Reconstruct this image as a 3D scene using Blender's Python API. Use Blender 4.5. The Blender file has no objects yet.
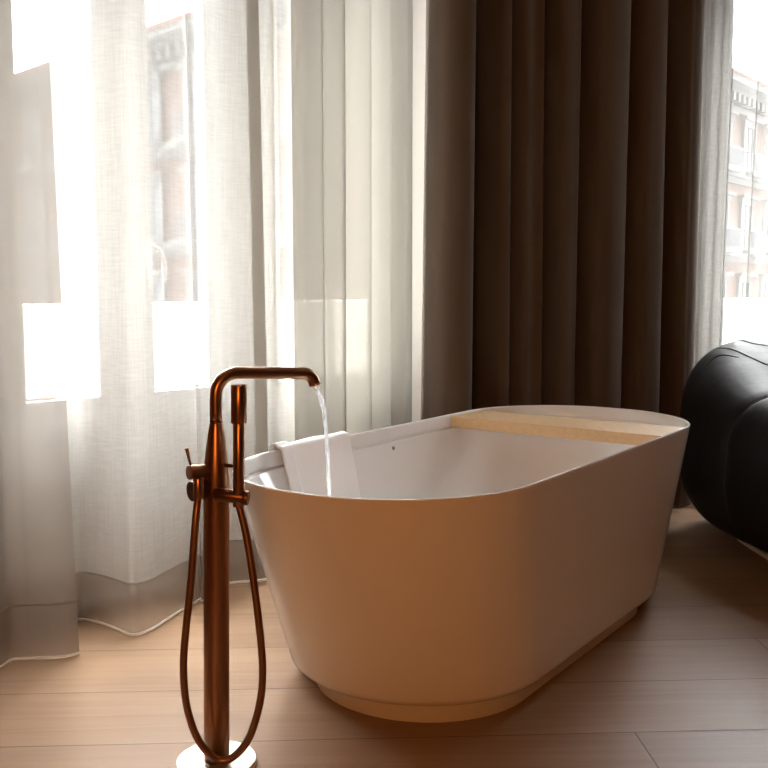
import bpy, bmesh, math, random
from mathutils import Vector
random.seed(7)
scene = bpy.context.scene
COL = scene.collection
PI = math.pi

# ------------------------------------------------------------------ materials
def new_mat(name):
    m = bpy.data.materials.new(name); m.use_nodes = True
    nt = m.node_tree
    for n in list(nt.nodes): nt.nodes.remove(n)
    out = nt.nodes.new('ShaderNodeOutputMaterial')
    return m, nt, out

def principled(name, col, rough=.5, metal=0, spec=.5, coat=0, noise=None, bump=None, sheen=0):
    """noise=(scale vec, amount) varies the colour; bump=(scale vec, strength, distance)"""
    m, nt, out = new_mat(name)
    p = nt.nodes.new('ShaderNodeBsdfPrincipled')
    p.inputs['Base Color'].default_value = (*col, 1)
    p.inputs['Roughness'].default_value = rough
    p.inputs['Metallic'].default_value = metal
    p.inputs['Specular IOR Level'].default_value = spec
    p.inputs['Coat Weight'].default_value = coat
    p.inputs['Coat Roughness'].default_value = .08
    p.inputs['Sheen Weight'].default_value = sheen
    nt.links.new(p.outputs[0], out.inputs[0])
    def noise_tex(scale, detail=4):
        tc = nt.nodes.new('ShaderNodeTexCoord'); mp = nt.nodes.new('ShaderNodeMapping')
        mp.inputs['Scale'].default_value = scale
        nz = nt.nodes.new('ShaderNodeTexNoise'); nz.inputs['Scale'].default_value = 1
        nz.inputs['Detail'].default_value = detail
        nt.links.new(tc.outputs['Object'], mp.inputs[0]); nt.links.new(mp.outputs[0], nz.inputs['Vector'])
        return nz
    if noise:
        nz = noise_tex(noise[0]); a = noise[1]
        mx = nt.nodes.new('ShaderNodeMix'); mx.data_type = 'RGBA'
        mx.inputs['A'].default_value = (*[max(0, c*(1-a)) for c in col], 1)
        mx.inputs['B'].default_value = (*[min(1, c*(1+a)) for c in col], 1)
        nt.links.new(nz.outputs['Fac'], mx.inputs['Factor']); nt.links.new(mx.outputs['Result'], p.inputs['Base Color'])
    if bump:
        nz = noise_tex(bump[0]); b = nt.nodes.new('ShaderNodeBump')
        b.inputs['Strength'].default_value = bump[1]; b.inputs['Distance'].default_value = bump[2]
        nt.links.new(nz.outputs['Fac'], b.inputs['Height']); nt.links.new(b.outputs[0], p.inputs['Normal'])
    return m

def sheer(name, col, trans_col, open_, var=.12, tint=(1, 1, 1)):
    """thin woven cloth: open gaps between threads + threads that reflect and pass light"""
    m, nt, out = new_mat(name)
    tr = nt.nodes.new('ShaderNodeBsdfTransparent'); tr.inputs[0].default_value = (*tint, 1)
    di = nt.nodes.new('ShaderNodeBsdfDiffuse'); di.inputs[0].default_value = (*col, 1)
    tl = nt.nodes.new('ShaderNodeBsdfTranslucent'); tl.inputs[0].default_value = (*trans_col, 1)
    ad = nt.nodes.new('ShaderNodeMixShader'); ad.inputs[0].default_value = .5
    mx = nt.nodes.new('ShaderNodeMixShader')
    tc = nt.nodes.new('ShaderNodeTexCoord')
    vals = []
    for sc in ((20, 20, 190), (190, 190, 6)):
        mp = nt.nodes.new('ShaderNodeMapping'); mp.inputs['Scale'].default_value = sc
        nz = nt.nodes.new('ShaderNodeTexNoise'); nz.inputs['Scale'].default_value = 1; nz.inputs['Detail'].default_value = 2
        nt.links.new(tc.outputs['Object'], mp.inputs[0]); nt.links.new(mp.outputs[0], nz.inputs['Vector'])
        vals.append(nz.outputs['Fac'])
    av = nt.nodes.new('ShaderNodeMath'); av.operation = 'ADD'
    nt.links.new(vals[0], av.inputs[0]); nt.links.new(vals[1], av.inputs[1])
    mr = nt.nodes.new('ShaderNodeMapRange')
    mr.inputs['From Min'].default_value = .6; mr.inputs['From Max'].default_value = 1.4
    mr.inputs['To Min'].default_value = 1-open_-var*open_; mr.inputs['To Max'].default_value = 1-open_+var*open_
    nt.links.new(av.outputs[0], mr.inputs['Value'])
    nt.links.new(mr.outputs[0], mx.inputs[0])
    nt.links.new(di.outputs[0], ad.inputs[1]); nt.links.new(tl.outputs[0], ad.inputs[2])
    nt.links.new(tr.outputs[0], mx.inputs[1]); nt.links.new(ad.outputs[0], mx.inputs[2])
    nt.links.new(mx.outputs[0], out.inputs[0])
    return m

def wood(name, c1, c2, grain=(1.2, 40, 40), rough=.4, rot=0):
    m, nt, out = new_mat(name)
    p = nt.nodes.new('ShaderNodeBsdfPrincipled'); p.inputs['Roughness'].default_value = rough
    tc = nt.nodes.new('ShaderNodeTexCoord'); mp = nt.nodes.new('ShaderNodeMapping')
    mp.inputs['Rotation'].default_value = (0, 0, rot); mp.inputs['Scale'].default_value = grain
    nz = nt.nodes.new('ShaderNodeTexNoise'); nz.inputs['Scale'].default_value = 1
    nz.inputs['Detail'].default_value = 6; nz.inputs['Distortion'].default_value = .6
    mx = nt.nodes.new('ShaderNodeMix'); mx.data_type = 'RGBA'
    mx.inputs['A'].default_value = (*c1, 1); mx.inputs['B'].default_value = (*c2, 1)
    nt.links.new(tc.outputs['Object'], mp.inputs[0]); nt.links.new(mp.outputs[0], nz.inputs['Vector'])
    nt.links.new(nz.outputs['Fac'], mx.inputs['Factor']); nt.links.new(mx.outputs['Result'], p.inputs['Base Color'])
    nt.links.new(p.outputs[0], out.inputs[0])
    return m

def plank_floor(name):
    """wide oak planks: rows across local X, joints, per-plank tone, grain"""
    W, L, OFF = .2775, 3.6, 2.045
    m, nt, out = new_mat(name)
    N = nt.nodes.new; K = nt.links.new
    def math_(op, a, b=None):
        n = N('ShaderNodeMath'); n.operation = op
        for i, v in enumerate((a, b)):
            if v is None: continue
            if isinstance(v, (int, float)): n.inputs[i].default_value = v
            else: K(v, n.inputs[i])
        return n.outputs[0]
    tc = N('ShaderNodeTexCoord'); mp = N('ShaderNodeMapping'); mp.vector_type = 'POINT'
    mp.inputs['Rotation'].default_value = (0, 0, math.radians(-2.9))
    K(tc.outputs['Object'], mp.inputs[0])
    sp = N('ShaderNodeSeparateXYZ'); K(mp.outputs[0], sp.inputs[0])
    v = math_('DIVIDE', math_('SUBTRACT', sp.outputs[1], OFF), W)
    row = math_('FLOOR', v); fv = math_('SUBTRACT', v, row)
    sh = math_('FRACT', math_('MULTIPLY', row, .4278))
    u = math_('DIVIDE', math_('ADD', sp.outputs[0], math_('MULTIPLY', sh, L)), L)
    # row -1 (nearest the camera) has its end joint at x = 0.66 along the plank
    u = math_('SUBTRACT', u, (.664 + (.5722*L)) / L)
    colm = math_('FLOOR', u); fu = math_('SUBTRACT', u, colm)
    wn = N('ShaderNodeTexWhiteNoise'); wn.noise_dimensions = '2D'
    cb = N('ShaderNodeCombineXYZ'); K(row, cb.inputs[0]); K(colm, cb.inputs[1]); K(cb.outputs[0], wn.inputs['Vector'])
    # distance to plank edge in metres
    def edge(fr, size): 
        a = math_('MINIMUM', fr, math_('SUBTRACT', 1.0, fr)); return math_('MULTIPLY', a, size)
    dist = math_('MINIMUM', edge(fv, W), edge(fu, L))
    gap = N('ShaderNodeMapRange'); gap.inputs['From Min'].default_value = .0006; gap.inputs['From Max'].default_value = .0028
    K(dist, gap.inputs['Value'])
    # grain, shifted per plank
    cb2 = N('ShaderNodeCombineXYZ')
    K(math_('ADD', math_('MULTIPLY', sp.outputs[0], 1.6), math_('MULTIPLY', wn.outputs['Value'], 37)), cb2.inputs[0])
    K(math_('MULTIPLY', sp.outputs[1], 30), cb2.inputs[1])
    nz = N('ShaderNodeTexNoise'); nz.inputs['Scale'].default_value = 1; nz.inputs['Detail'].default_value = 7
    nz.inputs['Distortion'].default_value = 1.1; K(cb2.outputs[0], nz.inputs['Vector'])
    cb3 = N('ShaderNodeCombineXYZ')
    K(math_('ADD', math_('MULTIPLY', sp.outputs[0], .8), math_('MULTIPLY', wn.outputs['Value'], 91)), cb3.inputs[0])
    K(math_('MULTIPLY', sp.outputs[1], 7), cb3.inputs[1])
    nz2 = N('ShaderNodeTexNoise'); nz2.inputs['Scale'].default_value = 1; nz2.inputs['Detail'].default_value = 3
    K(cb3.outputs[0], nz2.inputs['Vector'])
    t = math_('ADD', math_('MULTIPLY', nz.outputs['Fac'], .55), math_('MULTIPLY', nz2.outputs['Fac'], .35))
    t = math_('ADD', t, math_('MULTIPLY', wn.outputs['Value'], .22))
    rp = N('ShaderNodeValToRGB'); K(t, rp.inputs[0])
    rp.color_ramp.elements[0].position = .28; rp.color_ramp.elements[0].color = (*FLOOR_D, 1)
    rp.color_ramp.elements[1].position = .80; rp.color_ramp.elements[1].color = (*FLOOR_L, 1)
    mx = N('ShaderNodeMix'); mx.data_type = 'RGBA'; mx.inputs['A'].default_value = (.11, .058, .030, 1)
    K(gap.outputs[0], mx.inputs['Factor']); K(rp.outputs[0], mx.inputs['B'])
    p = N('ShaderNodeBsdfPrincipled'); K(mx.outputs['Result'], p.inputs['Base Color']); p.inputs['Specular IOR Level'].default_value = .26
    rr = N('ShaderNodeMapRange'); rr.inputs['To Min'].default_value = .36; rr.inputs['To Max'].default_value = .52
    K(nz.outputs['Fac'], rr.inputs['Value']); K(rr.outputs[0], p.inputs['Roughness'])
    bp = N('ShaderNodeBump'); bp.inputs['Strength'].default_value = .25; bp.inputs['Distance'].default_value = .002
    hh = math_('ADD', gap.outputs[0], math_('MULTIPLY', nz.outputs['Fac'], .10))
    K(hh, bp.inputs['Height']); K(bp.outputs[0], p.inputs['Normal'])
    K(p.outputs[0], out.inputs[0])
    return m

def glass_mat(name, tint=(.97, .98, .98), refl=.05):
    m, nt, out = new_mat(name)
    tr = nt.nodes.new('ShaderNodeBsdfTransparent'); tr.inputs[0].default_value = (*tint, 1)
    gl = nt.nodes.new('ShaderNodeBsdfGlossy'); gl.inputs['Roughness'].default_value = .02
    mx = nt.nodes.new('ShaderNodeMixShader'); mx.inputs[0].default_value = refl
    nt.links.new(tr.outputs[0], mx.inputs[1]); nt.links.new(gl.outputs[0], mx.inputs[2]); nt.links.new(mx.outputs[0], out.inputs[0])
    return m

def water_mat(name):
    m, nt, out = new_mat(name)
    tr = nt.nodes.new('ShaderNodeBsdfTransparent'); tr.inputs[0].default_value = (.97, .98, .99, 1)
    gl = nt.nodes.new('ShaderNodeBsdfGlossy'); gl.inputs['Roughness'].default_value = .08
    tl = nt.nodes.new('ShaderNodeBsdfTranslucent'); tl.inputs[0].default_value = (.95, .96, .97, 1)
    m1 = nt.nodes.new('ShaderNodeMixShader'); m1.inputs[0].default_value = .55
    m2 = nt.nodes.new('ShaderNodeMixShader')
    tc = nt.nodes.new('ShaderNodeTexCoord'); mp = nt.nodes.new('ShaderNodeMapping'); mp.inputs['Scale'].default_value = (260, 260, 16)
    nz = nt.nodes.new('ShaderNodeTexNoise'); nz.inputs['Scale'].default_value = 1
    mr = nt.nodes.new('ShaderNodeMapRange'); mr.inputs['From Min'].default_value = .35; mr.inputs['From Max'].default_value = .65
    mr.inputs['To Min'].default_value = .35; mr.inputs['To Max'].default_value = .95
    nt.links.new(tc.outputs['Object'], mp.inputs[0]); nt.links.new(mp.outputs[0], nz.inputs['Vector']); nt.links.new(nz.outputs['Fac'], mr.inputs['Value'])
    nt.links.new(gl.outputs[0], m1.inputs[1]); nt.links.new(tl.outputs[0], m1.inputs[2])
    nt.links.new(mr.outputs[0], m2.inputs[0]); nt.links.new(tr.outputs[0], m2.inputs[1]); nt.links.new(m1.outputs[0], m2.inputs[2])
    nt.links.new(m2.outputs[0], out.inputs[0])
    return m

# tuning ------------------------------------------------------------
SKY = 34.0
SUN = 21.0
SKY_BACK = .75
LAMP = 10.5
EXPOSURE = 0.80
FLOOR_D, FLOOR_L = (.205, .113, .060), (.35, .22, .132)

M = {}
M['floor'] = plank_floor('oak_planks')
M['white_paint'] = principled('white_joinery_paint', (.80, .79, .76), .45)
M['plaster'] = principled('plaster_paint', (.62, .57, .51), .85, noise=((3, 3, 3), .04))
M['brown_wall'] = wood('walnut_panelling', (.10, .05, .024), (.17, .088, .042), (30, 30, 1.2), .5)
M['ceiling'] = principled('ceiling_paint', (.80, .78, .75), .9)
M['tub'] = principled('white_solid_surface', (.87, .855, .835), .14, spec=.5)
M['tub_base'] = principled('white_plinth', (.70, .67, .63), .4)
M['copper'] = principled('brushed_copper', (.36, .185, .105), .29, metal=1, bump=((900, 900, 6), .12, .0004))
M['copper_hose'] = principled('copper_hose', (.30, .15, .085), .38, metal=1)
M['dark_bronze'] = principled('dark_bronze', (.16, .075, .04), .35, metal=1)
M['pale_metal'] = principled('polished_champagne_metal', (.56, .49, .40), .34, metal=.85)
M['board'] = wood('pale_ash_board', (.56, .36, .18), (.72, .50, .28), (70, 2.5, 70), .5, rot=-math.radians(54.76))
M['towel'] = principled('white_towelling', (.90, .885, .87), .95, sheen=.3, bump=((220, 220, 220), .5, .002))
M['sheer'] = sheer('white_sheer', (.62, .607, .582), (.235, .229, .218), .47)
M['sheer_cream'] = sheer('cream_sheer', (.48, .445, .40), (.098, .091, .078), .04)
M['sheer_grey'] = sheer('greige_sheer', (.40, .35, .30), (.165, .146, .123), .40, .02)
M['sheer_right'] = sheer('fine_white_sheer', (.36, .35, .335), (.14, .137, .13), .48)
M['hem'] = sheer('hem_sheer', (.34, .285, .235), (.165, .135, .108), .28, 0)
M['side_hem'] = sheer('side_hem_cloth', (.40, .35, .29), (.13, .115, .095), .03, 0)
M['bead'] = sheer('hem_bead_cord', (.92, .88, .82), (.92, .88, .82), .05)
M['drape'] = principled('brown_velvet', (.098, .063, .039), .95, sheen=.12, noise=((300, 300, 4), .12))
M['leather'] = principled('black_leather', (.011, .010, .0095), .56, spec=.20, bump=((26, 26, 9), .10, .012))
M['seam'] = principled('dark_piping_and_crease', (.006, .005, .005), .6)  # for the piping, and for the shade painted into the leather creases
M['glass'] = glass_mat('clear_glass')
M['far_glass'] = principled('far_window_glass', (.42, .44, .46), .25, noise=((.7, .7, .7), .2))
M['water'] = water_mat('running_water')
M['stone'] = principled('white_balcony_stone', (.80, .79, .77), .8, noise=((9, 9, 9), .03))
M['facade'] = principled('pink_brick_render', (.38, .275, .235), .9, noise=((.8, .8, 2), .08))
M['facade_trim'] = principled('pale_stucco', (.40, .385, .365), .9, noise=((2, 2, 2), .04))
M['roof'] = principled('terracotta_tile', (.50, .25, .17), .9)
M['iron'] = principled('grey_iron', (.30, .30, .31), .5)
M['handle_metal'] = principled('pale_enamel', (.72, .71, .68), .4)
M['chrome'] = principled('chrome', (.6, .6, .6), .2, metal=1)
M['asphalt'] = principled('street_paving', (.10, .10, .105), .9)
M['lampshade'] = principled('lamp_linen', (.8, .6, .4), .9)

# ------------------------------------------------------------------ mesh helpers
def link(o, parent=None):
    COL.objects.link(o)
    if parent is not None: o.parent = parent
    return o
def build(name, verts, faces, mat, parent=None, smooth=True, loc=None):
    me = bpy.data.meshes.new(name); me.from_pydata([tuple(v) for v in verts], [], faces); me.update()
    if mat: me.materials.append(mat)
    if smooth:
        for p in me.polygons: p.use_smooth = True
    o = bpy.data.objects.new(name, me); link(o, parent)
    if loc: o.location = loc
    return o
def from_bm(name, bm, mat, parent=None, smooth=False):
    bmesh.ops.recalc_face_normals(bm, faces=bm.faces)
    me = bpy.data.meshes.new(name); bm.to_mesh(me); bm.free()
    if mat: me.materials.append(mat)
    if smooth:
        for p in me.polygons: p.use_smooth = True
    return link(bpy.data.objects.new(name, me), parent)
def empty(name, loc=(0, 0, 0), rz=0):
    o = bpy.data.objects.new(name, None); o.location = loc; o.rotation_euler = (0, 0, rz); o.empty_display_size = .05
    return link(o)
def tag(o, label, cat, group=None):
    o['label'] = label; o['category'] = cat
    if group: o['group'] = group
    return o
def structure(o):
    o['kind'] = 'structure'; return o
def box(bm, frame, a0, a1, b0, b1, z0, z1):
    """box in a frame function (a,b,z)->world"""
    vs = [bm.verts.new(frame(a, b, z)) for z in (z0, z1) for b in (b0, b1) for a in (a0, a1)]
    for f in ((0, 1, 3, 2), (4, 6, 7, 5), (0, 4, 5, 1), (2, 3, 7, 6), (0, 2, 6, 4), (1, 5, 7, 3)):
        bm.faces.new([vs[i] for i in f])
def grid_faces(nu, nv, closed_u=False):
    f = []
    for j in range(nv-1):
        for i in range(nu if closed_u else nu-1):
            a = j*nu+i; b = j*nu+(i+1) % nu
            f.append((a, b, b+nu, a+nu))
    return f
def catmull(pts, n):
    """resample control points (tuples) to n points, Catmull-Rom"""
    P = [Vector(p) if len(p) <= 3 else p for p in pts]
    k = len(pts); out = []
    for i in range(n):
        t = i/(n-1)*(k-1); j = min(int(t), k-2); u = t-j
        p0 = pts[max(j-1, 0)]; p1 = pts[j]; p2 = pts[j+1]; p3 = pts[min(j+2, k-1)]
        out.append(tuple(.5*((2*b)+(-a+c)*u+(2*a-5*b+4*c-d)*u*u+(-a+3*b-3*c+d)*u**3) for a, b, c, d in zip(p0, p1, p2, p3)))
    return out
def frames_along(path):
    P = [Vector(p) for p in path]; T = []
    for i in range(len(P)):
        a = P[max(i-1, 0)]; b = P[min(i+1, len(P)-1)]; T.append((b-a).normalized())
    up = Vector((0, 0, 1)) if abs(T[0].z) < .9 else Vector((0, 1, 0))
    n = (up - T[0]*up.dot(T[0])).normalized(); fr = []
    for i in range(len(P)):
        if i:
            ax = T[i-1].cross(T[i])
            if ax.length > 1e-9:
                ang = T[i-1].angle(T[i]); 
                from mathutils import Matrix
                n = Matrix.Rotation(ang, 3, ax.normalized()) @ n
            n = (n - T[i]*n.dot(T[i])).normalized()
        fr.append((P[i], n, T[i].cross(n)))
    return fr
def tube(name, path, radius, mat, parent=None, seg=20, cap=True):
    """radius: number or list per point"""
    fr = frames_along(path); V = []; F = []
    R = radius if isinstance(radius, (list, tuple)) else [radius]*len(fr)
    for (p, n, b), r in zip(fr, R):
        for k in range(seg):
            a = 2*PI*k/seg; V.append(p+n*(r*math.cos(a))+b*(r*math.sin(a)))
    F = grid_faces(seg, len(fr), True)
    if cap:
        F.append(tuple(range(seg-1, -1, -1))); o = (len(fr)-1)*seg; F.append(tuple(range(o, o+seg)))
    o = build(name, V, F, mat, parent)
    if cap:
        o.data.polygons[-1].use_smooth = False; o.data.polygons[-2].use_smooth = False
    return o
def cyl(name, p0, p1, r, mat, parent=None, bevel=.0015, seg=28):
    """cylinder with softened end edges"""
    p0 = Vector(p0); p1 = Vector(p1); d = (p1-p0).normalized(); L = (p1-p0).length
    st = [(0, r-bevel), (bevel*.3, r-bevel*.3), (bevel, r), (L-bevel, r), (L-bevel*.3, r-bevel*.3), (L, r-bevel)]
    return tube(name, [p0+d*s for s, _ in st], [q for _, q in st], mat, parent, seg)
def lathe(name, prof, mat, parent=None, centre=lambda z: (0, 0), seg=48):
    V = []
    for r, z in prof:
        cx, cy = centre(z)
        for k in range(seg):
            a = 2*PI*k/seg; V.append((cx+r*math.cos(a), cy+r*math.sin(a), z))
    F = grid_faces(seg, len(prof), True)
    F.append(tuple(range(seg-1, -1, -1))); o = (len(prof)-1)*seg; F.append(tuple(range(o, o+seg)))
    return build(name, V, F, mat, parent)
def auto_smooth(o, ang=35):
    o.data.set_sharp_from_angle(angle=math.radians(ang)) if hasattr(o.data, 'set_sharp_from_angle') else None

# ------------------------------------------------------------------ camera
CAM_H = .9925
cam = bpy.data.cameras.new('camera'); cam.sensor_width = 36; cam.lens = 36*968.75/768
cam.clip_start = .05; cam.clip_end = 300
co = bpy.data.objects.new('camera', cam); link(co)
co.location = (0, 0, CAM_H); co.rotation_euler = (math.radians(90-5.769), 0, 0)
scene.camera = co

# ------------------------------------------------------------------ the room
# splayed window wall: s runs along it (away to the right), off is towards the room
P0 = Vector((-.40, 3.17)); D = Vector((.70007, .71407)); NRM = Vector((D.y, -D.x))
def WL(s, off, z):
    q = P0 + D*s + NRM*off
    return Vector((q.x, q.y, z))
YW = 4.62          # straight wall beyond the corner
CEIL = 3.0
S_COR = (YW - P0.y + .07*NRM.y*-1*-1) / D.y   # where the two walls meet
ROOM_X1, ROOM_Y0, ROOM_X0 = 3.3, -2.8, -2.6
S_L = (ROOM_X0 - P0.x) / D.x

floor_pts = [(ROOM_X0-.2, ROOM_Y0-.2), (ROOM_X1+.2, ROOM_Y0-.2), (ROOM_X1+.2, YW+.12), (.6, YW+.12)]
a = WL(-.2/1, -.25, 0)
fl = [Vector((x, y, 0)) for x, y in floor_pts] + [WL(S_COR, -.22, 0), WL(S_L-.3, -.22, 0)]
bm = bmesh.new()
top = [bm.verts.new(v) for v in fl]; bot = [bm.verts.new((v.x, v.y, -.08)) for v in fl]
bm.faces.new(top); bm.faces.new(bot[::-1])
for i in range(len(fl)): bm.faces.new((top[i], bot[i], bot[(i+1) % len(fl)], top[(i+1) % len(fl)]))
floor = structure(from_bm('floor', bm, M['floor']))
bm = bmesh.new()
lo = [bm.verts.new((v.x, v.y, CEIL)) for v in fl]; hi = [bm.verts.new((v.x, v.y, CEIL+.12)) for v in fl]
bm.faces.new(lo[::-1]); bm.faces.new(hi)
for i in range(len(fl)): bm.faces.new((lo[i], hi[i], hi[(i+1) % len(fl)], lo[(i+1) % len(fl)]))
structure(from_bm('ceiling', bm, M['ceiling']))
I3 = lambda a, b, z: Vector((a, b, z))

# splayed wall with its window niche
HEAD = 2.62
bm = bmesh.new()
box(bm, WL, S_L-.3, -1.12, -.32, -.07, 0, CEIL)             # left of the niche
box(bm, WL, -1.12, .95, -.32, -.07, HEAD, CEIL)             # lintel
box(bm, WL, .95, S_COR+.2, -.32, -.07, 0, CEIL)             # right of the niche
structure(from_bm('wall_left', bm, M['plaster']))
# splayed reveals of the niche (white painted)
bm = bmesh.new()
def prism(bm, poly, z0, z1):
    a = [bm.verts.new((p.x, p.y, z0)) for p in poly]; b = [bm.verts.new((p.x, p.y, z1)) for p in poly]
    bm.faces.new(a[::-1]); bm.faces.new(b)
    for i in range(len(poly)): bm.faces.new((a[i], a[(i+1) % len(poly)], b[(i+1) % len(poly)], b[i]))
prism(bm, [WL(.90, -.20, 0), WL(.945, -.072, 0), WL(.945, -.30, 0), WL(.90, -.30, 0)], 0, HEAD)
prism(bm, [WL(-.86, -.20, 0), WL(-1.115, -.072, 0), WL(-1.115, -.30, 0), WL(-.86, -.30, 0)], 0, HEAD)
structure(from_bm('trim_1', bm, M['white_paint']))

def casement(name, s0, s1, g0, g1, frame, off0, off1, zs, zt, handle=None):
    """glazed leaf with a solid lower panel; frame() maps (s,off,z)"""
    bm = bmesh.new()
    box(bm, frame, s0, g0, off0, off1, .02, zt+.12)
    box(bm, frame, g1, s1, off0, off1, .02, zt+.12)
    box(bm, frame, g0, g1, off0, off1, zt, zt+.12)
    box(bm, frame, g0, g1, off0, off1, zs-.09, zs)
    box(bm, frame, g0, g1, off0, off1, .02, .16)
    m_ = (off0+off1)/2
    box(bm, frame, g0, g1, m_-.008, m_+.008, .16, zs-.09)
    # glazing bead
    w = .012; q = off1+(.008 if off1 > off0 else -.008)
    box(bm, frame, g0-w, g0+w*.4, off1, q, zs-w, zt+w); box(bm, frame, g1-w*.4, g1+w, off1, q, zs-w, zt+w)
    box(bm, frame, g0-w, g1+w, off1, q, zs-w, zs+w*.4)
    # raised edge of the lower panel
    box(bm, frame, g0, g0+.015, m_, off1-.004, .16, zs-.09); box(bm, frame, g1-.015, g1, m_, off1-.004, .16, zs-.09)
    o = from_bm(name, bm, M['white_paint'])
    structure(o)
    bm = bmesh.new(); box(bm, frame, g0, g1, m_-.003, m_+.003, zs, zt)
    from_bm('glass_pane', bm, M['glass'], o)
    return o
SILL, GT = .65, 2.38
d1 = casement('door_1', -.80, -.386, -.72, -.475, WL, -.245, -.20, SILL, GT)
d2 = casement('door_2', -.380, 0.0, -.29, -.07, WL, -.245, -.20, SILL, GT)
w1 = casement('window_1', .19, .86, .232, .745, WL, -.245, -.20, SILL, GT)
# lever handle on the right-hand leaf
hp = [WL(-.315, -.20, 1.115), WL(-.315, -.155, 1.115), WL(-.305, -.150, 1.113), WL(-.285, -.150, 1.10), WL(-.268, -.150, 1.06), WL(-.262, -.150, 1.005)]
tube('door_handle', catmull([tuple(p) for p in hp], 26), .009, M['handle_metal'], d2, 14)
# fixed frame around the leaves
bm = bmesh.new()
box(bm, WL, -.87, -.803, -.28, -.19, 0, GT+.14); box(bm, WL, .004, .186, -.28, -.19, 0, GT+.14)
box(bm, WL, .864, .90, -.28, -.19, 0, GT+.14); box(bm, WL, -.87, .90, -.28, -.19, GT+.125, HEAD)
box(bm, WL, -.80, 0.0, -.28, -.19, 0, .018); box(bm, WL, .19, .86, -.28, -.19, 0, .018)
structure(from_bm('trim_2', bm, M['white_paint']))
bm = bmesh.new()
box(bm, WL, S_L, -1.125, -.068, -.053, 0, .12); box(bm, WL, .955, S_COR-.03, -.068, -.053, 0, .12)
structure(from_bm('baseboard_left', bm, M['white_paint']))

# straight wall with the second window
XB = WL(S_COR, 0, 0).x
WX0, WX1, WHEAD = 1.50, 2.72, 2.62
bm = bmesh.new()
box(bm, I3, XB-.05, WX0, YW, YW+.22, 0, CEIL); box(bm, I3, WX1, ROOM_X1+.2, YW, YW+.22, 0, CEIL)
box(bm, I3, WX0, WX1, YW, YW+.22, WHEAD, CEIL)
structure(from_bm('wall_back', bm, M['plaster']))
def RF(s, off, z): return Vector((s, YW-off, z))
w2 = casement('window_2', 1.53, 2.19, 1.615, 2.10, RF, -.07, -.02, SILL, GT)
w3 = casement('window_3', 2.20, 2.685, 2.285, 2.60, RF, -.07, -.02, SILL, GT)
bm = bmesh.new()
box(bm, I3, WX0, 1.527, YW+.0, YW+.12, 0, WHEAD); box(bm, I3, 2.69, WX1, YW+.0, YW+.12, 0, WHEAD)
box(bm, I3, 1.527, 2.69, YW, YW+.12, GT+.125, WHEAD); box(bm, I3, 1.527, 2.69, YW, YW+.12, 0, .018)
structure(from_bm('trim_3', bm, M['white_paint']))
bm = bmesh.new(); box(bm, I3, XB, WX0, YW-.016, YW-.001, 0, .12)
structure(from_bm('baseboard_back', bm, M['white_paint']))

# walls behind and beside the camera
bm = bmesh.new(); box(bm, I3, ROOM_X0-.2, ROOM_X1+.2, ROOM_Y0-.2, ROOM_Y0, 0, CEIL); structure(from_bm('wall_front', bm, M['brown_wall']))
bm = bmesh.new(); box(bm, I3, ROOM_X1, ROOM_X1+.2, ROOM_Y0, YW, 0, CEIL); structure(from_bm('wall_right', bm, M['brown_wall']))
yl = WL(S_L, -.07, 0).y
bm = bmesh.new(); box(bm, I3, ROOM_X0-.2, ROOM_X0, ROOM_Y0, yl+.1, 0, CEIL); structure(from_bm('wall_far_left', bm, M['brown_wall']))

# ------------------------------------------------------------------ bathtub
TH = math.radians(54.76); CT, ST = math.cos(TH), math.sin(TH); TC = (.309, 2.729)
def TB(a, b, z): return Vector((TC[0]+a*CT-b*ST, TC[1]+a*ST+b*CT, z))
def outline(L, W, r, n=20, m=10):
    pts = []; r = min(r, W/2-.001)
    hx, hy = L/2-r, W/2-r
    for q, (sx, sy) in enumerate(((1, 1), (-1, 1), (-1, -1), (1, -1))):
        for k in range(n+1):
            t = PI/2*(q+k/n); pts.append((sx*hx+r*math.cos(t), sy*hy+r*math.sin(t)))
        nx = [(-1, 1), (-1, -1), (1, -1), (1, 1)][q]
        x0, y0 = pts[-1]; t = PI/2*(q+1)
        x1, y1 = nx[0]*hx+r*math.cos(t), nx[1]*hy+r*math.sin(t)
        mm = m if q % 2 == 0 else 2
        for k in range(1, mm): pts.append((x0+(x1-x0)*k/mm, y0+(y1-y0)*k/mm))
    return pts
LR, WR, RR = 1.7494, .7655, .3636
LB, WB, RB = 1.4002, .6725, .3341
def lerp_out(z):
    t = (z-.05)/(.56-.05); return (LB+(LR-LB)*t, WB+(WR-WB)*t, RB+(RR-RB)*t)
tub = empty('bathtub', (TC[0], TC[1], 0), TH)
tag(tub, 'large white freestanding bathtub with tapered sides standing on the wooden floor', 'bathtub')
layers = []
layers += [(LB-.10, WB-.10, RB-.05, .047), (LB-.028, WB-.028, RB-.014, .047), (LB-.012, WB-.012, RB-.006, .0495), (LB-.002, WB-.002, RB-.001, .056), (*lerp_out(.062), .062), (*lerp_out(.068), .068)]
for i in range(1, 11):
    z = .072+(.535-.072)*i/10
    layers.append((*lerp_out(z), z))
layers.append((*lerp_out(.548), .548)); layers.append((*lerp_out(.554), .554))
layers += [(LR-.001, WR-.001, RR-.0005, .5575), (LR-.004, WR-.004, RR-.002, .5596), (LR-.009, WR-.009, RR-.0045, .5600), (LR-.014, WR-.014, RR-.007, .5596),
           (LR-.019, WR-.018, RR-.009, .5575), (LR-.022, WR-.020, RR-.010, .553), (LR-.040, WR-.025, RR-.0125, .526), (LR-.040, WR-.024, RR-.012, .5235),
           (LR-.036, WR-.018, RR-.009, .5225), (LR-.037, WR-.018, RR-.009, .518), (LR-.048, WR-.026, RR-.013, .5165), (LR-.076, WR-.046, RR-.023, .5160),
           (LR-.082, WR-.051, RR-.0255, .5145), (LR-.086, WR-.054, RR-.027, .510)]
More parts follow.
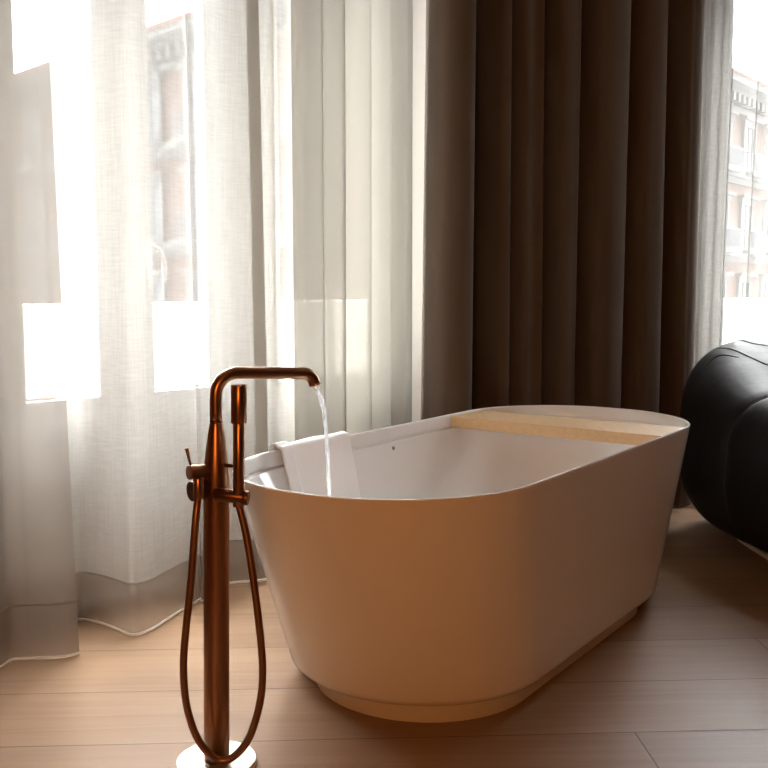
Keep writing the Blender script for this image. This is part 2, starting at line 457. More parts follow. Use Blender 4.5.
Lf, Wf, Rf = LB-.13, WB-.14, RB-.06
for i in range(1, 9):
    t = i/8; z = .51+(.21-.51)*t
    layers.append((LR-.086+(Lf-LR+.086)*t, WR-.054+(Wf-WR+.054)*t, RR-.027+(Rf-RR+.027)*t, z))
for k in range(1, 8):
    t = PI/2*k/7
    layers.append((Lf-.16*(1-math.cos(t))-.01*k, Wf-.16*(1-math.cos(t))-.01*k, Rf-.08*(1-math.cos(t)), .21-.09*math.sin(t)))
V = []; 
for L, W, r, z in layers:
    for x, y in outline(L, W, r): V.append((x, y, z))
n = len(outline(1, .5, .2)); F = grid_faces(n, len(layers), True)
V.append((0, 0, .047)); V.append((0, 0, .115))
for i in range(n): F.append(((i+1) % n, i, len(V)-2)); F.append(((len(layers)-1)*n+i, (len(layers)-1)*n+(i+1) % n, len(V)-1))
shell = build('tub_shell', V, F, M['tub'], tub); auto_smooth(shell, 40)
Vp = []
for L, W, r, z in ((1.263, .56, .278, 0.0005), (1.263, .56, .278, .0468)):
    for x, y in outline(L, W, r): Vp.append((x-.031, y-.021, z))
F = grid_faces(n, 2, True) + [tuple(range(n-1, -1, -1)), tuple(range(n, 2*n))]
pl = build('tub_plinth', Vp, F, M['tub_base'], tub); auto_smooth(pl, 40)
# overflow hole on the far basin wall
t = (.51-.497)/.30; bwall = (WR-.054+(Wf-WR+.054)*t)/2
cyl('overflow_hole', (.012, bwall+.005, .497), (.012, bwall-.003, .497), .006, M['iron'], tub, bevel=.001, seg=16)
cyl('drain', (0, 0, .112), (0, 0, .122), .035, M['chrome'], tub, seg=24)

# ------------------------------------------------------------------ board across the tub
ba0, ba1 = .378, .593
def halfw(a, W=WR-.027, L=LR-.046, r=RR-.0135):
    return W/2 if a < L/2-r else (W/2-r)+math.sqrt(max(0, r*r-(a-L/2+r)**2))
bm = bmesh.new(); na = 10; rows = []
for i in range(na+1):
    a_ = ba0+(ba1-ba0)*i/na; h = halfw(a_)
    rows.append([(a_, -h), (a_, h)])
ring = [r[0] for r in rows] + [r[1] for r in rows[::-1]]
lo_ = [bm.verts.new(TB(a_, b_, .5167)-Vector((TC[0], TC[1], .5167))) for a_, b_ in ring]
hi_ = [bm.verts.new(TB(a_, b_, .5525)-Vector((TC[0], TC[1], .5167))) for a_, b_ in ring]
bm.faces.new(lo_[::-1]); bm.faces.new(hi_)
for i in range(len(ring)): bm.faces.new((lo_[i], lo_[(i+1) % len(ring)], hi_[(i+1) % len(ring)], hi_[i]))
bmesh.ops.recalc_face_normals(bm, faces=bm.faces)
es = [e for e in bm.edges if len(e.link_faces) == 2 and e.calc_face_angle(0) > .6]
bmesh.ops.bevel(bm, geom=es, offset=.002, segments=2, affect='EDGES', profile=.5)
board = from_bm('bath_board', bm, M['board']); board.location = (TC[0], TC[1], .5167)
tag(board, 'pale wooden board laid across the far end of the bathtub', 'bath board')

# ------------------------------------------------------------------ towel over the far rim
prof = [(.3968, .375), (.3968, .44), (.3990, .50), (.3992, .545), (.3965, .5625), (.3885, .5690), (.3785, .5702), (.3660, .5680), (.3590, .560), (.3560, .545)]
for z in (.51, .46, .40, .33, .27): 
    t = (.51-z)/.30; prof.append((min(.3545, (WR-.054+(Wf-WR+.054)*max(0, t))/2-.009), z))
pp = catmull(prof, 60)
V = []; na = 34
for j, (b_, z) in enumerate(pp):
    for i in range(na):
        u = i/(na-1); a_ = -.497+.30*u
        fl_ = j/len(pp)
        wv = .0010*math.sin(u*9+fl_*4)+.0006*math.sin(u*19+1+fl_*9)
        a2 = a_ - .035*fl_*fl_*u*max(0, fl_-.3)/.7
        V.append(TB(a2, b_-(wv+.003 if fl_ > .45 else 0), z+(.0015*math.sin(u*11+2) if .2 < fl_ < .45 else 0)))
towel = build('towel', V, grid_faces(na, len(pp)), M['towel'])
md = towel.modifiers.new('thick', 'SOLIDIFY'); md.thickness = .007; md.offset = 0
md = towel.modifiers.new('soft', 'SUBSURF'); md.levels = 1; md.render_levels = 1
tag(towel, 'white towel draped over the window side rim of the bathtub', 'towel')
# folded-over second layer along the left border
V = []
for j, (b_, z) in enumerate(pp):
    for i in range(8):
        u = i/7; fl_ = j/len(pp)
        V.append(TB(-.508+.045*u+.006*fl_, b_-.007*(1-u*.3)-(.003 if fl_ > .45 else -.001), z+(.006 if .2 < fl_ < .45 else 0)))
tf = build('folded_edge', V, grid_faces(8, len(pp)), M['towel'], towel)
md = tf.modifiers.new('thick', 'SOLIDIFY'); md.thickness = .006; md.offset = 0

# ------------------------------------------------------------------ freestanding copper tap
tap = empty('bath_tap', (-.349, 1.931, 0))
tag(tap, 'tall brushed copper floor standing bath tap with hand shower and looped hose', 'tap')
TO = Vector((-.349, 1.931, 0))
L_ = lambda p: Vector(p)-TO
lean = lambda z: (.0155*z, 0)
lathe('base_plate', [(.0, .0004), (.082, .0004), (.0835, .002), (.0835, .010), (.0815, .0125), (.03, .0128), (0.0, .0128)], M['pale_metal'], tap, seg=64)
auto_smooth(bpy.data.objects['base_plate'], 30)
cprof = [(.0, .0125), (.0262, .0125), (.0262, .10), (.0262, .3), (.0262, .5), (.0262, .596), (.0259, .612), (.0245, .632), (.0215, .660), (.0180, .688), (.0150, .708), (.0136, .717), (.0136, .7205), (0, .7205)]
lathe('column', cprof, M['copper'], tap, centre=lean)
# spout
C0 = L_((-.3374, 1.931, .8205)); E0 = L_((-.153, 2.021, .8110)); TIP = L_((-.1492, 2.0245, .7832))
hd = (E0-C0).normalized()
path = [L_((-.3379, 1.931, .7212)), L_((-.3378, 1.931, .74)), L_((-.3377, 1.931, .765))]
rb = .047
for k in range(1, 13):
    t = PI/2*k/12
    path.append(Vector((C0.x, C0.y, C0.z-rb)) + hd*(rb*(1-math.cos(t))) + Vector((0, 0, rb*math.sin(t))))
Lh = (E0-C0).length-.018
for k in range(1, 8): path.append(C0+hd*(rb+(Lh-rb)*k/7))
q = C0+hd*Lh; r2 = .026
for k in range(1, 9):
    t = math.radians(76)*k/8
    path.append(q+hd*(r2*math.sin(t))-Vector((0, 0, r2*(1-math.cos(t)))))
dd = (path[-1]-path[-2]).normalized(); path.append(path[-1]+dd*.006)
sp = tube('spout', path, .0126, M['copper'], tap, 28)
ENDP = path[-1]
cyl('spout_collar', L_((-.3379, 1.931, .7185)), L_((-.3379, 1.931, .7230)), .0134, M['dark_bronze'], tap)
# mixer handle and lever
mh = cyl('mixer_handle', L_((-.345, 1.926, .622)), L_((-.3885, 1.896, .6245)), .0145, M['copper'], tap)
tube('lever', [L_((-.3835, 1.899, .636)), L_((-.3875, 1.897, .655)), L_((-.391, 1.895, .6735))], [.0024, .0030, .0040], M['copper'], mh, 14)
# diverter knob with the hose outlet
cyl('diverter_knob', L_((-.345, 1.938, .586)), L_((-.386, 1.905, .584)), .0205, M['dark_bronze'], tap)
cyl('hose_outlet', L_((-.3672, 1.888, .615)), L_((-.3675, 1.886, .572)), .0105, M['copper'], tap)
# hand shower holder
hold = cyl('shower_holder', L_((-.338, 1.899, .580)), L_((-.2745, 1.893, .574)), .0135, M['dark_bronze'], tap)
cyl('holder_stem', L_((-.336, 1.928, .582)), L_((-.330, 1.895, .580)), .011, M['dark_bronze'], tap)
cyl('holder_cap', L_((-.2790, 1.8935, .5744)), L_((-.2690, 1.8925, .5735)), .0150, M['dark_bronze'], tap)
cyl('support_pin', L_((-.325, 1.925, .634)), L_((-.292, 1.903, .636)), .0045, M['dark_bronze'], tap, bevel=.0008)
hs = empty('hand_shower', (0, 0, 0)); hs.parent = tap
cyl('handle', L_((-.2893, 1.894, .556)), L_((-.2870, 1.898, .724)), .0115, M['copper'], hs)
cyl('shower_head', L_((-.2870, 1.898, .7225)), L_((-.2859, 1.900, .7995)), .0156, M['copper'], hs)
hz = [(-.3673, 1.886, .58), (-.3672, 1.882, .5985), (-.371, 1.872, .5346), (-.3813, 1.865, .4134), (-.3933, 1.862, .3112), (-.3987, 1.86, .2391), (-.3952, 1.86, .1664), (-.3785, 1.862, .0993), (-.3532, 1.865, .0571), (-.3292, 1.868, .0405), (-.3008, 1.87, .0498), (-.272, 1.87, .0868), (-.251, 1.87, .1518), (-.2432, 1.87, .2121), (-.2453, 1.872, .2804), (-.2578, 1.88, .393), (-.2715, 1.888, .4843), (-.282, 1.891, .535), (-.2893, 1.893, .562)]
hz = [hz[0]] + hz[2:]
hose = tube('hose', [L_(p) for p in catmull(hz, 120)], .0076, M['copper_hose'], tap, 16)

# water running from the spout
w = [tuple(TO+ENDP+Vector((.002, .001, -.0008))), (-.1280, 2.041, .7309), (-.1216, 2.053, .6433), (-.1186, 2.066, .5421), (-.114, 2.085, .40), (-.106, 2.108, .25), (-.098, 2.13, .137)]
wp = catmull(w, 70)
wr = [.0050+.0006*math.sin(i*.9)-.0016*(i/70) for i in range(70)]
ws = tube('water_stream', wp, wr, M['water'], None, 14)
tag(ws, 'thin clear stream of water falling from the copper spout into the bathtub', 'water')

# ------------------------------------------------------------------ curtains
def fold_path(ctrl, n):
    return catmull(ctrl, n)
def curtain(name, bot, top, frame, z0, z1, parts, parent=None, nu=260, nz=26, sway=.0, mirror=None):
    """bot/top: equal-length lists of (s, off). parts: list of (mesh name, z from, z to, material, u0, u1)."""
    B = fold_path(bot, nu); T = fold_path(top, nu); objs = []
    ph = random.random()*6
    def pt(i, z):
        t = (z-z0)/(z1-z0); tt = t**.8
        s = B[i][0]*(1-t)+T[i][0]*t; o = B[i][1]*(1-tt)+T[i][1]*tt
        s += sway*math.sin(i*.045+z*2.1+ph)*math.sin(PI*t)
        return frame(s, o, z)
    for nm, za, zb, mat, u0, u1 in parts:
        i0, i1 = int(u0*(nu-1)), int(u1*(nu-1))
        V = []
        if nm in ('hem_bead', 'hem_seam'):
            path = [pt(i, za) for i in range(i0, i1+1)]
            objs.append(tube(nm, path, zb if nm == 'hem_bead' else .0016, mat, parent, 8)); continue
        zr = [za+(zb-za)*j/(nz-1) for j in range(nz)]
        for z in zr:
            for i in range(i0, i1+1): V.append(pt(i, z))
        objs.append(build(nm, V, grid_faces(i1-i0+1, nz), mat, parent))
    return objs
def zpleat(s, off, w=.012, d=.014):
    """a small S-shaped pinch in the cloth"""
    return [(s-.006, off), (s+w, off+d*.3), (s-w*.3, off+d*.7), (s+w*1.2, off+d)]

# A: front panel at the far left
A = empty('sheer_curtain', tuple(WL(-1.0, .10, 0)))
tag(A, 'greige sheer curtain panel nearest the left edge, hanging in front of the others', 'curtain', None)
def loc_frame(root):
    o = root.location.copy()
    return lambda s, off, z: WL(s, off, z)-Vector((o.x, o.y, 0))
bot = [(-1.52, .10), (-1.40, .16), (-1.30, .08), (-1.20, .15), (-1.13, .07), (-1.05, .12), (-1.00, .055), (-.95, .085), (-.90, .06), (-.86, .085), (-.82, .12), (-.785, .14), (-.752, .145)]
top = [(-1.46, .09), (-1.36, .14), (-1.28, .07), (-1.18, .13), (-1.12, .06), (-1.04, .11), (-.985, .05), (-.945, .11), (-.93, .05), (-.885, .06), (-.85, .085), (-.815, .10), (-.785, .11)]
curtain('a', bot, top, loc_frame(A), 0, 2.85, [('curtain_panel', .155, 2.85, M['sheer_grey'], 0, 1), ('hem_band', .006, .157, M['hem'], 0, 1), ('hem_seam', .151, 1.4, M['side_hem'], 0, 1), ('hem_bead', .006, .0035, M['bead'], 0, 1)], A)

# B: wide white panel behind tap
B = empty('sheer_curtain.001', tuple(WL(-.4, 0, 0)))
tag(B, 'white sheer curtain panel with taupe hem behind the copper tap', 'curtain')
bot = [(-1.05, -.075), (-.93, -.10), (-.80, -.115), (-.70, -.085), (-.625, -.105), (-.598, -.055), (-.585, .03), (-.578, .121), (-.525, .127), (-.44, .085), (-.36, .045)] + zpleat(-.262, .004) + [(-.18, -.03), (-.099, -.072), (-.018, -.03), (.034, -.01)]
top = [(-1.00, .0), (-.90, .03), (-.80, .045), (-.72, .035), (-.64, .012), (-.575, -.008), (-.53, .005), (-.48, .045), (-.43, .055), (-.38, .045), (-.33, .03)] + zpleat(-.30, .02) + [(-.22, .015), (-.16, -.005), (-.075, .005), (-.008, .0)]
assert len(bot) == len(top), (len(bot), len(top))
curtain('b', bot, top, loc_frame(B), 0, 2.85, [('curtain_panel', .150, 2.85, M['sheer'], 0, .955), ('hem_band', .006, .152, M['hem'], 0, 1), ('side_hem', .150, 2.85, M['side_hem'], .950, 1), ('hem_seam', .151, 1.4, M['side_hem'], 0, 1), ('hem_bead', .006, .0042, M['bead'], 0, 1)], B, nu=420)

# C: panel between the tub tap and the brown curtain
Cc = empty('sheer_curtain.002', tuple(WL(.4, 0, 0)))
tag(Cc, 'narrow thin white sheer curtain panel seen just above the spout and draped towel', 'curtain')
bot = [(.02, -.075), (.05, -.085), (.09, -.075), (.14, -.085), (.195, -.075), (.26, -.085), (.33, -.075), (.40, -.085)]
top = [(s_+.005, o*.95) for s_, o in bot]
curtain('c', bot, top, loc_frame(Cc), 0, 2.85, [('curtain_panel', .150, 2.85, M['sheer'], 0, 1), ('hem_band', .006, .152, M['hem'], 0, 1), ('hem_seam', .151, 1.4, M['side_hem'], 0, 1), ('hem_bead', .006, .0042, M['bead'], 0, 1)], Cc, nu=120)
Gc = empty('sheer_curtain.003', tuple(WL(.5, 0, 0)))
tag(Gc, 'cream gathered sheer curtain edge hanging directly beside the brown curtain', 'curtain')
bot = [(.175, -.045), (.180, -.028), (.20, -.012), (.235, -.004), (.275, .0), (.283, -.012), (.29, -.002), (.335, .004), (.372, .006), (.378, -.018), (.39, -.004), (.43, .012), (.475, .012), (.503, .004), (.505, -.022), (.52, -.012), (.56, .006), (.60, .004), (.625, -.014), (.632, -.03), (.66, -.012), (.69, .0), (.72, -.015), (.752, -.025)]
top = [(s_+.004*math.sin(i), o) for i, (s_, o) in enumerate(bot)]
curtain('g', bot, top, loc_frame(Gc), 0, 2.85, [('curtain_panel', .150, 2.85, M['sheer_cream'], 0, 1), ('hem_band', .006, .152, M['hem'], 0, 1), ('hem_seam', .151, 1.4, M['side_hem'], 0, 1), ('hem_bead', .006, .0042, M['bead'], 0, 1)], Gc, nu=380)

# brown lined curtain across the corner
DA = Vector((.134, 3.6)); DD = Vector((.85185, .52379)); DN = Vector((DD.y, -DD.x))
def DC(s, off, z):
    q = DA+DD*s+DN*off; return Vector((q.x, q.y, z))
Dr = empty('brown_curtain', tuple(DC(.7, 0, 0)))
tag(Dr, 'heavy dark brown curtain hanging in deep folds behind the bathtub', 'curtain')
o_ = Dr.location.copy()
DL = lambda s, off, z: DC(s, off, z)-Vector((o_.x, o_.y, 0))
dp = [(.078, -.10), (.064, -.05), (.050, .03), (.060, .09), (.10, .125), (.15, .12), (.19, .07), (.215, .0), (.245, -.12), (.285, -.19), (.312, -.17), (.325, -.04), (.338, .045), (.385, .045), (.402, -.02), (.408, -.12), (.430, -.13), (.440, .0), (.46, .05), (.51, .035), (.545, .05), (.560, -.01), (.568, -.2), (.618, -.24), (.632, -.02), (.645, .05), (.705, .045), (.752, .01), (.762, -.16), (.80, -.26), (.832, -.05), (.846, .045), (.93, .06), (1.012, .035), (1.024, -.06), (1.045, -.26), (1.085, -.08), (1.105, .03), (1.16, .05), (1.238, .035), (1.252, -.06), (1.275, -.26), (1.335, -.18), (1.352, .02), (1.39, .045), (1.445, .035), (1.475, .0)]
dt = [(s+.014*math.sin(s*9), o*.85) for s, o in dp]
dpb = [(s-.01*math.sin(s*7+1), o*1.05) for s, o in dp]
curtain('d', dpb, dt, DL, .008, 2.9, [('curtain_panel', .008, 2.9, M['drape'], 0, 1)], Dr, nu=520)

# E: fine sheer over the right-hand window
Er = empty('sheer_curtain.004', (1.75, 4.44, 0))
tag(Er, 'fine white sheer curtain over the window behind the black armchair', 'curtain')
def EF(s, off, z): return Vector((s*1.018-1.75, -off, z))
bot = [(1.24, -.02), (1.27, .03), (1.30, -.03), (1.335, .035), (1.37, -.03), (1.40, .02), (1.43, -.02), (1.455, .02), (1.475, -.015)] + zpleat(1.505, .0, .004, .008) + zpleat(1.60, .01, .006, .012) + [(1.66, -.01), (1.70, .02), (1.735, -.03), (1.77, .03), (1.81, -.02), (1.9, .02), (2.0, -.02), (2.15, .02), (2.35, -.02), (2.6, .02)]
top = [(1.26, -.015), (1.30, .025), (1.33, -.025), (1.365, .03), (1.40, -.025), (1.425, .02), (1.455, -.02), (1.48, .015), (1.497, -.01)] + zpleat(1.535, .0, .004, .008) + zpleat(1.65, .01, .006, .012) + [(1.70, -.01), (1.735, .02), (1.765, -.03), (1.80, .03), (1.84, -.02), (1.93, .02), (2.03, -.02), (2.18, .02), (2.37, -.02), (2.6, .02)]
curtain('e', bot, top, EF, 0, 2.85, [('curtain_panel', .10, 2.85, M['sheer_right'], 0, 1), ('hem_band', .006, .102, M['sheer_cream'], 0, 1), ('hem_bead', .006, .0042, M['bead'], 0, 1)], Er, nu=420)

# ------------------------------------------------------------------ black leather tub armchair
AX = 2.02
chair = empty('leather_armchair', (AX, 3.45, 0))
tag(chair, 'rounded black leather armchair in front of the right window', 'armchair')
half = [(1.61, 2.80, .318, .235, .257), (1.555, 3.05, .323, .265, .267), (1.500, 3.30, .330, .290, .280), (1.470, 3.50, .347, .298, .300), (1.462, 3.68, .380, .303, .334),
        (1.510, 3.86, .410, .297, .364), (1.65, 3.97, .417, .280, .371), (1.84, 4.01, .419, .272, .373), (AX, 4.02, .419, .270, .373)]
full = half + [(2*AX-x, y, zc, rx, rz) for x, y, zc, rx, rz in half[-2::-1]]
NP = 240; tubepts = catmull(full, NP)
seams = [0.0, .155, .40, .60, .845, 1.0]
def sect(i, k, seg, pinch):
    x, y, zc, rx, rz = tubepts[i]
    a_ = tubepts[max(i-1, 0)]; b_ = tubepts[min(i+1, NP-1)]
    t = Vector((b_[0]-a_[0], b_[1]-a_[1], 0)).normalized(); sd = Vector((-t.y, t.x, 0))
    th = 2*PI*k/seg; c, s = math.cos(th), math.sin(th); e = 2/2.9
    u = math.copysign(abs(c)**e, c); v = math.copysign(abs(s)**e, s)
    zz = zc+rz*v*pinch
    wr_ = 1+.006*math.sin(th*9+i*.07)*math.exp(-((zz-.12)/.15)**2)
    return Vector((x-AX, y-3.45, 0))+sd*(rx*u*pinch*wr_)+Vector((0, 0, zz))
SEG = 72
def sectf(fi, k, seg, pinch):
    i = min(int(fi), NP-2); u = fi-i
    return sect(i, k, seg, pinch)*(1-u)+sect(i+1, k, seg, pinch)*u
for q in range(len(seams)-1):
    i0, i1 = int(seams[q]*(NP-1)), int(seams[q+1]*(NP-1))
    V = []; nr = 0
    idx = list(range(i0, i1+1))
    for i in idx:
        u = (i-i0)/(i1-i0); dist = min(i-i0, i1-i)
        pin = 1-.030*math.exp(-(dist/1.3)**2)
        if q in (0, 4):   # rounded front of the arms
            de = (i-i0) if q == 0 else (i1-i)
            if de < 14: pin *= math.sqrt(max(.0009, 1-((14-de)/14.0)**2))*.999
        for k in range(SEG): V.append(sect(i, k, SEG, pin))
    F = grid_faces(SEG, len(idx), True); F.append(tuple(range(SEG-1, -1, -1))); o = (len(idx)-1)*SEG; F.append(tuple(range(o, o+SEG)))
    part = build('backrest' if q == 2 else ('arm' if q in (0, 4) else 'corner_cushion'), V, F, M['leather'], chair)
    # piping along the seam
    if q:
        pth = [sect(i0, k, SEG, .968) for k in range(SEG+1)]
        tube('seam_piping', pth, .0045, M['seam'], part, 6, cap=False)
# curved seam and leather creases over the back corner, crease shade drawn as dark tubes
for ctrl in ([(.306, 58), (.301, 65), (.290, 74), (.272, 81), (.247, 87), (.215, 93), (.19, 104)], [(.268, 53), (.275, 60), (.276, 66), (.271, 72), (.258, 79)], [(.345, 63), (.335, 72), (.315, 82), (.29, 93), (.27, 104)]):
    for mir in (False, True):
        pth = []
        for fr_, deg in catmull(ctrl, 30):
            fr2 = 1-fr_ if mir else fr_
            pth.append(sectf(fr2*(NP-1), (180-deg if mir else deg)/360*SEG, SEG, .997))
        tube('dark_seam_crease', pth, [.0008+.0038*math.sin(PI*min(1, max(0, j/29)))**.6 for j in range(30)], M['seam'], chair, 6)
# seat cushion and plinth
bm = bmesh.new(); bmesh.ops.create_cube(bm, size=1)
for v in bm.verts: v.co = Vector((v.co.x*.60, v.co.y*.95-.05, .27+v.co.z*.26))
bmesh.ops.bevel(bm, geom=bm.edges[:], offset=.09, segments=6, affect='EDGES', profile=.5)
from_bm('seat_cushion', bm, M['leather'], chair, True)
Vb = []
inner = [(x-AX, y-3.45) for x, y, *_ in [tubepts[i] for i in range(0, NP, 4)]]
ring = [(1.40-AX, 2.78-3.45), (1.405-AX, 3.2-3.45), (1.385-AX, 3.70-3.45), (1.42-AX, 3.90-3.45), (1.52-AX, 4.02-3.45), (1.75-AX, 4.07-3.45)]
ring = ring+[(-x, y) for x, y in ring[::-1]]
bm = bmesh.new(); a1_ = [bm.verts.new((x, y, .0005)) for x, y in ring]; b1_ = [bm.verts.new((x, y, .016)) for x, y in ring]
bm.faces.new(a1_[::-1]); bm.faces.new(b1_)
for i in range(len(ring)): bm.faces.new((a1_[i], a1_[(i+1) % len(ring)], b1_[(i+1) % len(ring)], b1_[i]))
from_bm('plinth', bm, M['white_paint'], chair)

# ------------------------------------------------------------------ outside: balcony, balustrade, corner building
bm = bmesh.new()
pts = [WL(-3.2, -.33, 0), WL(S_COR+.25, -.33, 0), Vector((3.6, YW+.24, 0)), Vector((3.6, YW+1.25, 0)), WL(S_COR+.55, -1.30, 0), WL(-3.2, -1.30, 0)]
a_ = [bm.verts.new((p.x, p.y, -.20)) for p in pts]; b_ = [bm.verts.new((p.x, p.y, -.03)) for p in pts]
bm.faces.new(a_[::-1]); bm.faces.new(b_)
for i in range(len(pts)): bm.faces.new((a_[i], a_[(i+1) % len(pts)], b_[(i+1) % len(pts)], b_[i]))
bal_floor = structure(from_bm('trim_4', bm, M['stone']))

bprof = [(.0, 0), (.055, 0), (.055, .03), (.035, .045), (.052, .12), (.058, .17), (.045, .23), (.028, .30), (.026, .33), (.040, .345), (.05, .36), (.05, .385), (0, .385)]
bal_mesh = None
def balustrade(name, label, frame, s0, s1, o0, step=.24):
    root = empty(name, tuple(frame((s0+s1)/2, o0, -.03))); tag(root, label, 'balustrade')
    rl = root.location.copy(); fr = lambda s, o, z: frame(s, o, z)-rl
    bm = bmesh.new(); box(bm, fr, s0, s1, o0-.12, o0+.12, .77, .92); box(bm, fr, s0, s1, o0-.09, o0+.09, .56, .77)
    from_bm('top_rail', bm, M['stone'], root)
    bm = bmesh.new(); box(bm, fr, s0, s1, o0-.09, o0+.09, -.029, .175); from_bm('bottom_rail', bm, M['stone'], root)
    global bal_mesh
    s = s0+.12
    while s < s1-.06:
        p = fr(s, o0, .175)
        if bal_mesh is None:
            b = lathe('baluster', bprof, M['stone'], root, seg=20); bal_mesh = b.data
        else:
            b = link(bpy.data.objects.new('baluster', bal_mesh), root)
        b.location = p; s += step
balustrade('stone_balustrade', 'white stone balustrade outside the doors behind the copper tap', WL, -2.6, 2.05, -1.15)
balustrade('stone_balustrade.001', 'white stone balustrade outside the window behind the armchair', RF, 1.55, 3.5, -1.1)

GZ = -6.0
bm = bmesh.new(); box(bm, I3, -60, 60, 5.5, 90, GZ-.3, GZ); structure(from_bm('ground', bm, M['asphalt']))
CB = Vector((1.3, 27.0)); 
def facade_frame(d):
    d = Vector(d).normalized(); nrm = Vector((-d.y, d.x))
    if nrm.y > 0: nrm = -nrm
    return lambda s, o, z: Vector((d.x*s+nrm.x*o, d.y*s+nrm.y*o, z))       # local to the building root, o = out towards us
bld = empty('corner_building', (CB.x, CB.y, GZ))
tag(bld, 'pale pink corner apartment building with white cornice across the street', 'building')
def fz(fr): return lambda s, o, z: fr(s, o, z-GZ)
win_parts = {}
def facade(d, length, first, count, step=3.2):
    fr = fz(facade_frame(d))
    bm = bmesh.new(); box(bm, fr, 0, length, -5, 0, GZ, 9.6); from_bm('facade', bm, M['facade'], bld)
    bm = bmesh.new()
    box(bm, fr, -.1, length, -.2, .25, 8.75, 9.0); box(bm, fr, -.3, length, -.2, .45, 9.45, 9.75); box(bm, fr, -.5, length, -.2, .85, 9.75, 10.05)
    box(bm, fr, -.1, length, -.2, .12, 9.0, 9.45)
    s = .2
    while s < length: box(bm, fr, s, s+.28, 0, .55, 9.08, 9.45); s += .62
    from_bm('cornice', bm, M['facade_trim'], bld)
    bm = bmesh.new(); box(bm, fr, -.55, length, -5, .92, 10.05, 10.15); from_bm('roof_edge', bm, M['roof'], bld)
    for zl in (6.05, 2.5, -1.1):
        bm = bmesh.new(); box(bm, fr, -.1, length, -.1, .30, zl-.14, zl+.14); box(bm, fr, -.06, length, -.1, .15, zl-.42, zl-.14)
        from_bm('string_course', bm, M['facade_trim'], bld)
    for k in range(count):
        c = first+step*k
        for z0 in (6.2, 2.65, -.95):
            bm = bmesh.new()
            box(bm, fr, c-.85, c-.55, 0, .14, z0, z0+2.35); box(bm, fr, c+.55, c+.85, 0, .14, z0, z0+2.35)
            box(bm, fr, c-.9, c+.9, 0, .18, z0+2.1, z0+2.40); box(bm, fr, c-1.05, c+1.05, 0, .32, z0+2.40, z0+2.55)
            box(bm, fr, c-.55, c-.47, 0, .07, z0, z0+2.1); box(bm, fr, c+.47, c+.55, 0, .07, z0, z0+2.1); box(bm, fr, c-.05, c+.05, 0, .07, z0, z0+2.1)
            w_ = from_bm('window', bm, M['facade_trim'], bld)
            bm = bmesh.new(); box(bm, fr, c-.47, c+.47, .005, .03, z0, z0+2.1); from_bm('pane', bm, M['far_glass'], w_)
            bm = bmesh.new(); box(bm, fr, c-1.0, c+1.0, 0, .62, z0-.16, z0-.005)
            bal = from_bm('balcony', bm, M['facade_trim'], bld)
            bm = bmesh.new()
            box(bm, fr, c-.98, c+.98, .54, .58, z0+.86, z0+.91); box(bm, fr, c-.98, c+.98, .54, .58, z0+.04, z0+.08)
            x = c-.96
            while x < c+.97: box(bm, fr, x-.016, x+.016, .545, .575, z0, z0+.88); x += .12
            for e_ in (c-.98, c+.95): box(bm, fr, e_, e_+.03, .0, .58, z0+.86, z0+.9)
            from_bm('railing', bm, M['iron'], bal)
facade((-.705, .709), 30, 4.6, 8)
facade((.633, .774), 32, 5.6, 8)

# ------------------------------------------------------------------ light
wd = bpy.data.worlds.new('overcast'); scene.world = wd; wd.use_nodes = True
nt = wd.node_tree; bg = nt.nodes['Background']; bg.inputs[0].default_value = (.97, .985, 1.0, 1)
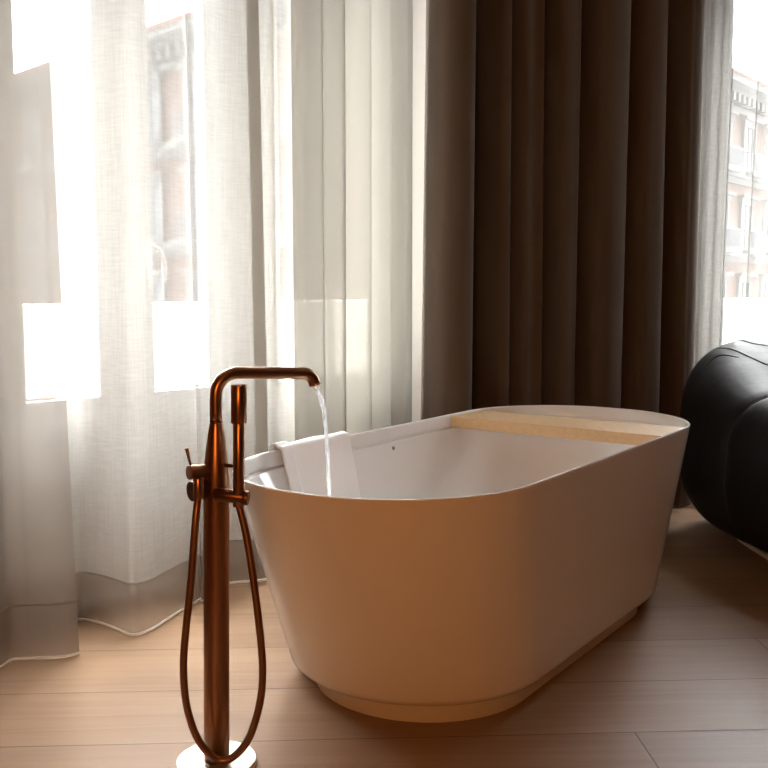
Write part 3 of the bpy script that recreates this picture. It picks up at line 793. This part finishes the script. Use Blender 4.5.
# hazy sky, bright towards the low sun behind the building across the street
tc = nt.nodes.new('ShaderNodeTexCoord'); dt_ = nt.nodes.new('ShaderNodeVectorMath'); dt_.operation = 'DOT_PRODUCT'
dt_.inputs[1].default_value = Vector((.03, .80, .60)).normalized()
mr_ = nt.nodes.new('ShaderNodeMapRange'); mr_.interpolation_type = 'SMOOTHSTEP'
mr_.inputs['From Min'].default_value = .25; mr_.inputs['From Max'].default_value = .85
mr_.inputs['To Min'].default_value = SKY_BACK; mr_.inputs['To Max'].default_value = SKY
nt.links.new(tc.outputs['Generated'], dt_.inputs[0]); nt.links.new(dt_.outputs['Value'], mr_.inputs['Value'])
nt.links.new(mr_.outputs[0], bg.inputs[1])
def portal(name, centre, direction, sx, sy):
    l = bpy.data.lights.new(name, 'AREA'); l.shape = 'RECTANGLE'; l.size = sx; l.size_y = sy; l.cycles.is_portal = True
    o = bpy.data.objects.new(name, l); link(o); o.location = centre
    o.rotation_euler = Vector(direction).to_track_quat('-Z', 'Z').to_euler()
n3 = Vector((NRM.x, NRM.y, 0))
portal('window_portal', WL((-.72-.07)/2, -.30, 1.5), n3, .70, 1.80)
portal('window_portal.001', WL(.526, -.30, 1.5), n3, .64, 1.80)
portal('window_portal.002', Vector((2.11, YW+.16, 1.5)), (0, -1, 0), 1.06, 1.80)
# soft hazy sun standing high behind the building
l = bpy.data.lights.new('hazy_sun', 'SUN'); l.energy = SUN; l.angle = math.radians(32); l.color = (1, .97, .92)
lo = bpy.data.objects.new('hazy_sun', l); link(lo); lo.location = (0, 12, 20)
lo.rotation_euler = Vector((-.02, -.53, -.85)).to_track_quat('-Z', 'Y').to_euler()
# warm table lamp glow from the room behind the camera
l = bpy.data.lights.new('room_lamp', 'AREA'); l.shape = 'RECTANGLE'; l.size = .35; l.size_y = .45; l.energy = LAMP; l.color = (1, .34, .065)
lo = bpy.data.objects.new('room_lamp', l); link(lo); lo.location = (-.35, -.75, 1.2)
lo.rotation_euler = (Vector((.0, 2.6, .35))-Vector(lo.location)).to_track_quat('-Z', 'Z').to_euler()

vs = scene.view_settings; scene.display_settings.display_device = 'sRGB'
vs.view_transform = 'Standard'; vs.look = 'None'; vs.exposure = EXPOSURE; vs.gamma = 1; vs.use_curve_mapping = False
scene.cycles.transparent_max_bounces = 24
scene.cycles.max_bounces = 10; scene.cycles.diffuse_bounces = 6; scene.cycles.transmission_bounces = 8; scene.cycles.glossy_bounces = 4
scene.cycles.sample_clamp_indirect = 6
